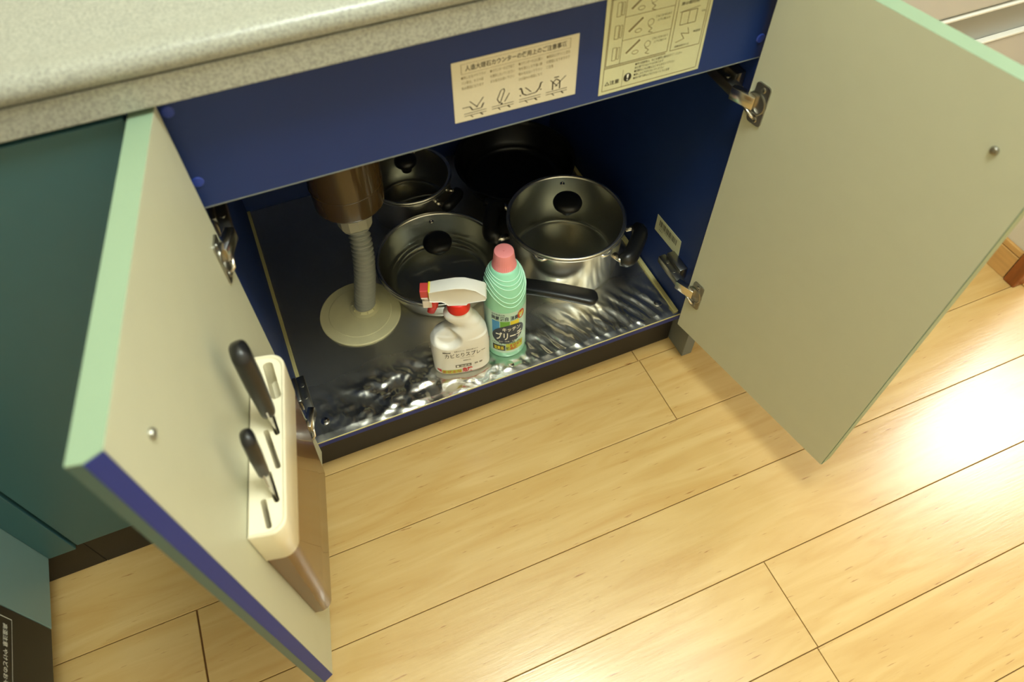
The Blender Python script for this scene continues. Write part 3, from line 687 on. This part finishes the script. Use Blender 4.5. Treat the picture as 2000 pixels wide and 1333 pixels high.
# rear saucepan
QX, QY = 0.350, 0.477
t = thing('saucepan', 'small steel saucepan at the back left behind the drain trap', 'pot', (QX, QY, SZ))
obj('body', pan_body(0.0865, 0.084, 0.085, corner=0.010), 'steel', t, autos=60)
side_handle(t, 0.084, 0.070, radians(-52), span=0.034, out=0.026)
glass_lid((QX, QY, SZ + 0.0880), 0.0865, 'glass lid with black knob on the small saucepan at the back', dome=0.013, knob_r=0.023, vent_ang=60)
# rear black frying pan
BX, BY = 0.586, 0.476
t = thing('frying_pan', 'large black non-stick frying pan in the dark back corner', 'pan', (BX, BY - 0.008, SZ))
BR = 0.0
b = pan_body(0.1275, 0.105, 0.060, corner=0.014, lip=0.003); obj('body', b, 'blackenamel', t, autos=60)
b = NB(); d2 = Vector((-0.70, -0.72, 0)).normalized(); pts = [d2 * 0.124 + Vector((0, 0, .052)), d2 * 0.140 + Vector((0, 0, .06)), d2 * 0.158 + Vector((0, 0, .066))]
tube(b, pts, [0.0085, 0.010, 0.008], 14, squash=(1.2, .7)); obj('handle', b, 'black', t, smooth=True)

# ---- bleach bottle
t = thing('bleach_bottle', 'mint green bleach bottle with pink cap standing before the pots', 'bottle', (0.3955, 0.0670, SZ), radians(9))
def bottle_r(z):
    pr = [(0, .0330), (.004, .0355), (.010, .0362), (.160, .0365), (.174, .0358), (.188, .0335), (.200, .0300), (.210, .0255), (.219, .0205)]
    for (a, ra), (c, rc) in zip(pr[:-1], pr[1:]):
        if a <= z <= c: return ra + (rc - ra) * (z - a) / (c - a)
    return pr[-1][1]
b = NB(); zs = [0, .002, .004, .008, .012] + [.012 + k * (.207 / 40) for k in range(1, 41)]
lathe(b, [(0.030, 0.0)] + [(bottle_r(z), z) for z in zs], 64); obj('body', b, 'green', t, smooth=True)
def onb(phi, z, off=0.0):   # phi = 0 faces local -y (front), + to the right
    r = bottle_r(z) + off; return (r * sin(phi), -r * cos(phi), z)
b = NB()
for k, (zl, amp) in enumerate([(0.147, .034), (0.158, .032), (0.171, .028), (0.189, .014), (0.197, .010), (0.205, .006)]):
    pts = []
    for i in range(61):
        ph = -pi + 2 * pi * i / 60; z = zl + amp * (1 - cos(2 * ph * 1.0)) / 2 if abs(ph) <= pi / 2 else zl + amp * (1 - cos(2 * ph)) / 2
        pts.append(onb(ph - 0.12, min(z, .211), 0.0001))
    tube(b, pts, 0.0008, 6)
obj('embossed_ridges', b, 'greenhighlight', t, smooth=True, label='raised swag lines with highlight put in as paler colour')
b = NB(); prof = [(0.0212, 0.2120), (0.0220, 0.2135), (0.0216, 0.2160), (0.0200, 0.2205), (0.0184, 0.2250), (0.0178, 0.2290), (0.0164, 0.2470), (0.0157, 0.2495), (0.0142, 0.2502), (0.0, 0.2497)]
seg = 120; rings = []
for r, z in prof:
    rib = 0.00035 if 0.218 < z < 0.244 else 0
    rings.append([((r + rib * cos(i * 2 * pi * 40 / seg)) * cos(2 * pi * i / seg), (r + rib * cos(i * 2 * pi * 40 / seg)) * sin(2 * pi * i / seg), z) for i in range(seg)])
loft(b, rings); obj('cap', b, 'pink', t, autos=40)
b = NB(); lathe(b, [(0.0016, .2497), (0.0016, .2507), (0.0, .2509)], 10); obj('cap_dot', b, 'pink', t)
LZ0, LZ1 = 0.018, 0.134
def fb(off):  # label coordinates u 0..1 over 185 degrees, v 0..1
    return lambda u, v: onb(radians(-124 + 185 * u), LZ0 + (LZ1 - LZ0) * v, off)
b = NB(); patch(b, 0, 0, 1, 1, fb(.0003), 48); lbl = obj('label', b, 'labelmint', t, smooth=True, label='wraparound printed label')
def ink(name, m, fn, off=0.0006):
    b = NB(); fn(b, fb(off)); obj(name, b, m, lbl)
OX = .18   # start of the main panel
ink('printed_panel_blue', 'inkblue', lambda b, f: patch(b, .30, .40, .42, .80, f, 6))
ink('printed_panel_green', 'inkgreen', lambda b, f: patch(b, .43, .60, .57, .80, f, 6))
ink('printed_panel_yellow', 'inkyellow', lambda b, f: patch(b, .58, .64, .72, .80, f, 6))
def oval(b, f):
    n = 30; P = []
    for k in range(n + 1):
        c = -cos(pi * k / n); h_ = .225 * math.sqrt(max(0, 1 - c * c)); P.append((.555 + .255 * c, .485 + .05 * c, h_))
    for (u0, v0, h0_), (u1, v1, h1_) in zip(P[:-1], P[1:]):
        q = [f(u0, v0 - h0_), f(u1, v1 - h1_), f(u1, v1 + h1_), f(u0, v0 + h0_)]
        if h0_ < 1e-6: q = q[:3]
        if h1_ < 1e-6: q = [q[0], q[1], q[3]]
        b.faces.new([b.verts.new(x) for x in q])
ink('printed_oval', 'inknavy', oval, .0009)
ink('printed_bar', 'labelblack', lambda b, f: patch(b, .30, .06, .50, .20, f, 8))
ink('printed_bar_yellow', 'inklime', lambda b, f: patch(b, .51, .06, .80, .24, f, 10))
ink('printed_badge', 'inkorange', lambda b, f: discp(b, .76, .88, .07, f, 20, ry=.10))
def tx1(b, f):
    for s, u in (('除菌', .30), ('漂白', .43), ('消臭', .58)): text_bm(b, s, u, .82, u + .12, .92, f, .02)
    text_bm(b, '台所用漂白剤', .30, .935, .50, .975, f); text_bm(b, 'ふきん・食器・まな板に 除菌・消臭に', .29, .23, .76, .275, f, .01)
    text_bm(b, '強力', .51, .09, .56, .16, f, .01)
ink('printed_text', 'inknavy', tx1, .0009)
def tx2(b, f):
    text_bm(b, 'キッチン', .46, .56, .74, .66, f, .02); text_bm(b, 'ブリーチ', .36, .35, .77, .545, f, .03)
    text_bm(b, '漂白・除菌・消臭', .40, .295, .66, .325, f)
ink('printed_name', 'inkwhite', tx2, .0012)
ink('printed_text', 'inkyellow', lambda b, f: text_bm(b, '塩素系', .32, .08, .48, .18, f, .02), .0010)
ink('printed_number', 'inkyellow', lambda b, f: text_bm(b, '99', .71, .83, .80, .94, f, .03), .0010)
ink('printed_warning', 'inkred', lambda b, f: text_bm(b, 'まぜるな', .57, .15, .78, .22, f, .01), .0010)
ink('printed_warning', 'inkred', lambda b, f: text_bm(b, '危険', .57, .07, .70, .14, f, .02), .0010)
ink('printed_warning', 'inkred', lambda b, f: text_bm(b, '危険', .16, .2, .24, .3, f, .02), .0010)

# ---- spray bottle
t = thing('spray_bottle', 'white trigger spray bottle with red collar left of the green bottle', 'bottle', (0.3045, 0.0570, SZ), radians(-11))
secs = [(0, -.042, .042, .020), (.002, -.046, .047, .024), (.010, -.050, .051, .0275), (.066, -.051, .052, .0280), (.086, -.0495, .0505, .0275), (.099, -.042, .0490, .0262), (.109, -.031, .046, .0245),
        (.117, -.019, .043, .0225), (.124, -.012, .0395, .0205), (.130, -.0090, .038, .0195), (.136, -.0130, .034, .0190), (.141, -.0185, .0305, .0188), (.147, -.0220, .0270, .0186), (.153, -.0215, .0260, .0180), (.159, -.0175, .0235, .0168), (.165, -.0120, .0205, .0150)]
import bisect
def sec(z):
    zz = [s[0] for s in secs]; i = min(max(bisect.bisect(zz, z) - 1, 0), len(secs) - 2)
    a, c = secs[i], secs[i + 1]; k = (z - a[0]) / (c[0] - a[0]); k = min(max(k, 0), 1); return [a[j] + (c[j] - a[j]) * k for j in range(1, 4)]
def sb(phi, z, off=0):
    xl, xr, bb = sec(z); cx = (xl + xr) / 2; a = (xr - xl) / 2; e = 2.9 if z < .1 else 2.3
    c, s = sin(phi), -cos(phi); r = (abs(c) ** e + abs(s) ** e) ** (-1 / e)
    x, y = cx + (a + off) * c * r, (bb + off) * s * r
    q = math.hypot((x + .022) / .026, (z - .102) / .021); q = min(1, max(0, (q - .62) / .38)); q = 1 - q * q * (3 - 2 * q)   # thumb recess
    if y < 0: y = y + 0.0115 * q * min(1, -y / (bb * .8))
    return (x, y, z)
b = NB(); zz = [0, .001, .003, .006] + [.010 + .155 * k / 90 for k in range(91)]
loft(b, [[sb(2 * pi * i / 120, z) for i in range(120)][::-1] for z in zz]); obj('body', b, 'white', t, smooth=True)
def fs(off):
    def f(u, v):   # u 0..1 across the front, v in metres of height
        xl, xr, bb = sec(v); x = xl + (xr - xl) * u; cx = (xl + xr) / 2; a = (xr - xl) / 2; k = min(0.995, abs((x - cx) / a)); e = 2.9
        return (x, -(bb * (1 - k ** e) ** (1 / e)) - off, v)
    return f
def ink2(name, m, fn, off=0.0004):
    b = NB(); fn(b, fs(off)); obj(name, b, m, t)
ink2('printed_name', 'ink', lambda b, f: (text_bm(b, 'カビとりスプレー', .20, .0585, .90, .0705, f, .0), text_bm(b, '浴室のタイル・目地の黒カビに', .36, .0740, .78, .0775, f), text_bm(b, 'Mould remover spray', .46, .0530, .70, .0555, f), text_bm(b, '400mL', .50, .0445, .64, .0480, f)), .0005)
ink2('printed_logo', 'ink', lambda b, f: (text_bm(b, 'Mitsuei', .17, .0725, .30, .0762, f, .03),), .0005)
ink2('printed_box', 'inkgrey', lambda b, f: patch(b, .36, .0265, .64, .0345, f, 4))
ink2('printed_box_text', 'inkwhite', lambda b, f: (discp(b, .40, .0305, .020, f, 14, ry=.0027), text_bm(b, '塩素系', .45, .0282, .62, .0328, f, .01)), .0007)
ink2('printed_text', 'inkgrey', lambda b, f: text_bm(b, '除', .70, .0285, .76, .0338, f, .02), .0005)
ink2('printed_text', 'inkgrey', lambda b, f: text_bm(b, '菌', .78, .0285, .84, .0338, f, .02), .0005)
ink2('printed_band', 'inkred', lambda b, f: patch(b, .05, .0080, .95, .0095, f, 24))
ink2('printed_warning', 'inkred', lambda b, f: text_bm(b, '危険', .47, .0100, .66, .0240, f, .04), .0006)
ink2('printed_red_block', 'inkred', lambda b, f: patch(b, .045, .0085, .11, .0225, f, 2), .0006)
ink2('printed_yellow', 'inklime', lambda b, f: (patch(b, .12, .0100, .46, .0205, f, 8),), .0004)
ink2('printed_warning_text', 'inkorange', lambda b, f: (text_bm(b, 'まぜるな', .13, .0112, .45, .0195, f, .01),), .0007)
b = NB(); seg = 90; rings = []
for r, z in [(0.0165, .1610), (0.0190, .1620), (0.0190, .1820), (0.0178, .1840), (0.0165, .1845)]:
    rings.append([(.0045 + (r + (.0003 if i % 2 else 0)) * cos(2 * pi * i / seg), (r + (.0003 if i % 2 else 0)) * sin(2 * pi * i / seg), z) for i in range(seg)])
loft(b, rings); obj('collar', b, 'red', t, autos=50, label='red screw collar')
# head, turned a little more than the bottle
hd = Matrix.Rotation(radians(-10), 4, 'Z') @ Matrix.Translation((0.003, 0, 0.0405)) @ Matrix.Diagonal((0.92, 1, 0.86, 1))
def hp(y): return lambda u, v: tuple(hd @ Vector((u, y, v)))
out = [(-.046, .1800), (-.046, .2030), (-.030, .2075), (.000, .2135), (.016, .2130), (.034, .2055), (.050, .1925), (.0530, .1860), (.0510, .1795), (.0200, .1720), (.0170, .1665), (-.0150, .1665), (-.0185, .1730), (-.0260, .1785), (-.040, .1785)]
b = NB(); n = len(out); cx, cz = 0.0, 0.188
rings = []
for yy, sc in [(-.0140, .86), (-.0150, .93), (-.0145, .97), (-.0115, 1.0), (.0115, 1.0), (.0145, .97), (.0150, .93), (.0140, .86)]:
    rings.append([tuple(hd @ Vector((cx + (u - cx) * (.97 + .03 * sc if abs(u) < .04 else sc * .05 + .95), yy * (1.0 if v < .195 else 0.80), cz + (v - cz) * sc))) for u, v in out])
loft(b, rings); obj('trigger_head', b, 'white', t, autos=45)
b = NB(); box(b, -.062, -.0475, -.0095, .0095, .1850, .2040, .0015, mtx=hd); obj('nozzle', b, 'redpale', t, label='pale red square nozzle')
b = NB(); box(b, -.0475, -.0440, -.0110, .0110, .1840, .2050, .0008, mtx=hd); obj('nozzle_ring', b, 'inkyellow', t, label='yellow ring behind the nozzle')
b = NB(); box(b, -.0610, -.0490, -.0100, .0100, .1815, .1848, .0010, mtx=hd); box(b, -.0600, -.0440, -.0080, .0080, .1530, .1730, .0012, mtx=hd @ Matrix.Rotation(0.0, 4, 'Y')); box(b, -.0560, -.0490, -.0060, .0060, .1700, .1820, mtx=hd)
obj('nozzle_guard', b, 'clear', t, label='clear plastic guard under the nozzle')
b = NB(); tube(b, [tuple(hd @ Vector(p)) for p in ((-.0250, 0, .1790), (-.0360, 0, .1770), (-.0420, 0, .1660), (-.0430, 0, .1480), (-.0490, 0, .1290))], [.0060, .0075, .0070, .0058, .0045], 14, squash=(0.8, 1.4)); obj('trigger', b, 'red', t, smooth=True, label='curved red trigger')

# ================================================================== KNIFE RACK ON THE LEFT DOOR
(dl, dr, _) = frameL()
t = thing('knife_rack', 'cream topped knife rack mounted inside the left door', 'knife rack', dl, dr)
def rk(n0, n1, z, sx0, sx1, r=0.02, k=7):
    """ring in the rack frame: s along the door, n from the door; the two outer corners rounded"""
    pts = [(sx0, n0), (sx1, n0)]
    for c0, a0 in (((sx1 - r, n1 - r), 0), ((sx0 + r, n1 - r), 90)):
        for i in range(k + 1):
            a = radians(a0 + 90 * i / k); pts.append((c0[0] + r * cos(a) * 1.0, c0[1] + r * sin(a)))
    return [(p[0], p[1], z) for p in pts]
NT = lambda z: 0.0225 + (z - 0.225) * (0.0385 - 0.0225) / 0.30
b = NB()
zt = 0.527
prof = [(0.4600, 0), (0.4610, .0006), (0.5230, .0006), (0.5265, 0.0), (0.5275, -.0012), (0.5265, -.0028), (0.5245, -.0034)]
loft(b, [rk(0.0008, NT(z) + o_, z, 0.081 - o_, 0.303 + o_, 0.0165) for z, o_ in prof]); top = obj('top_block', b, 'rackcream', t, autos=50)
b = NB()
zs = [0.2255, 0.2275, 0.30, 0.38, 0.4595]
loft(b, [rk(0.0008, NT(z) - (.0015 if z < .226 else 0), z, 0.083 - .003 * (z < .3), 0.2945 + 0.0075 * (z - .225) / .235, 0.0135) for z in zs]); lower = obj('sheath', b, 'rackbrown', t, autos=50, label='glossy tan lower sheath')
slots = [((.0905, .0190), (.1425, .0300), .0115), ((.1500, .0205), (.1895, .0305), .0060), ((.1810, .0175), (.2305, .0312), .0060), ((.2320, .0200), (.2690, .0295), .0060), ((.2630, .0150), (.2960, .0215), .0060)]
b = NB()
for (a0, n0), (a1, n1), wd in slots:
    L = math.hypot(a1 - a0, n1 - n0); an = math.atan2(n1 - n0, a1 - a0)
    prism(b, rrect(-L / 2, L / 2, -wd / 2, wd / 2, wd * .42, 4), lambda u, v: tuple(Matrix.Translation(((a0 + a1) / 2, (n0 + n1) / 2, 0)) @ Matrix.Rotation(an, 4, 'Z') @ Vector((u, v, .485))),
          lambda u, v: tuple(Matrix.Translation(((a0 + a1) / 2, (n0 + n1) / 2, 0)) @ Matrix.Rotation(an, 4, 'Z') @ Vector((u, v, .540))))
cut = obj('cutter', b, None)
md = top.modifiers.new('b', 'BOOLEAN'); md.operation = 'DIFFERENCE'; md.object = cut; md.solver = 'EXACT'
cut.parent = t
bpy.context.view_layer.update(); dg = bpy.context.evaluated_depsgraph_get(); me = bpy.data.meshes.new_from_object(top.evaluated_get(dg))
top.modifiers.clear(); top.data = me; bpy.data.objects.remove(cut)
def knife(sidx, label, ztop, wid, thk, tip_taper, lean=(0, 0)):
    (a0, n0), (a1, n1), wd = slots[sidx]; c = Vector(((a0 + a1) / 2, (n0 + n1) / 2, 0)); an = math.atan2(n1 - n0, a1 - a0)
    base = Matrix.Translation(Vector(dl)) @ Matrix.Rotation(dr, 4, 'Z')
    wp = base @ c; k = thing('kitchen_knife', label, 'knife', (wp.x, wp.y, 0.4875), dr + an)
    k.location.z = 0.4875
    b = NB(); hw = (a1 - a0) * .40
    pts = [(-hw, 0.0), (hw, 0.0), (hw, .070), (hw * .45, .076), (-hw * .45, .076), (-hw, .070)] if sidx == 1 else [(-hw, 0), (hw * .9, 0), (hw * .9, .062), (hw * .2, .080), (-hw * .2, .080), (-hw, .062)]
    prism(b, pts, lambda u, v: (u, -0.0009, v), lambda u, v: (u, 0.0009, v)); obj('blade', b, 'brushed', k)
    b = NB(); rings = []
    z0 = .055 if sidx == 1 else .066; n = 18; zt_ = ztop - .4875
    for i in range(n + 1):
        s = i / n; z = z0 + (zt_ - z0) * s
        e0 = min(1, (s + .02) / .08); e1 = min(1, (1 - s + .004) / .09)
        q = math.sqrt(1 - (1 - e0) ** 2) * math.sqrt(max(0.03, 1 - (1 - e1) ** 2))
        wv = wid * (tip_taper[0] + (tip_taper[1] - tip_taper[0]) * min(1, s / .45)) * q; tv = thk * q * (0.8 + .2 * min(1, s * 2))
        rings.append([(lean[0] * s + wv / 2 * abs(cos(a)) ** .75 * (1 if cos(a) > 0 else -1), lean[1] * s + tv / 2 * abs(sin(a)) ** .75 * (1 if sin(a) > 0 else -1), z) for a in [2 * pi * j / 24 for j in range(24)]])
    loft(b, rings); obj('handle', b, 'black', k, smooth=True)
    return k
knife(1, 'large kitchen knife with thick black handle, the higher one in the rack', 0.655, 0.0300, 0.0200, (.84, 1.0), lean=(-.006, .003))
knife(3, 'small kitchen knife with slim tapered black handle, the lower one in the rack', 0.6300, 0.0200, 0.0140, (.50, 1.0), lean=(-.003, .005))
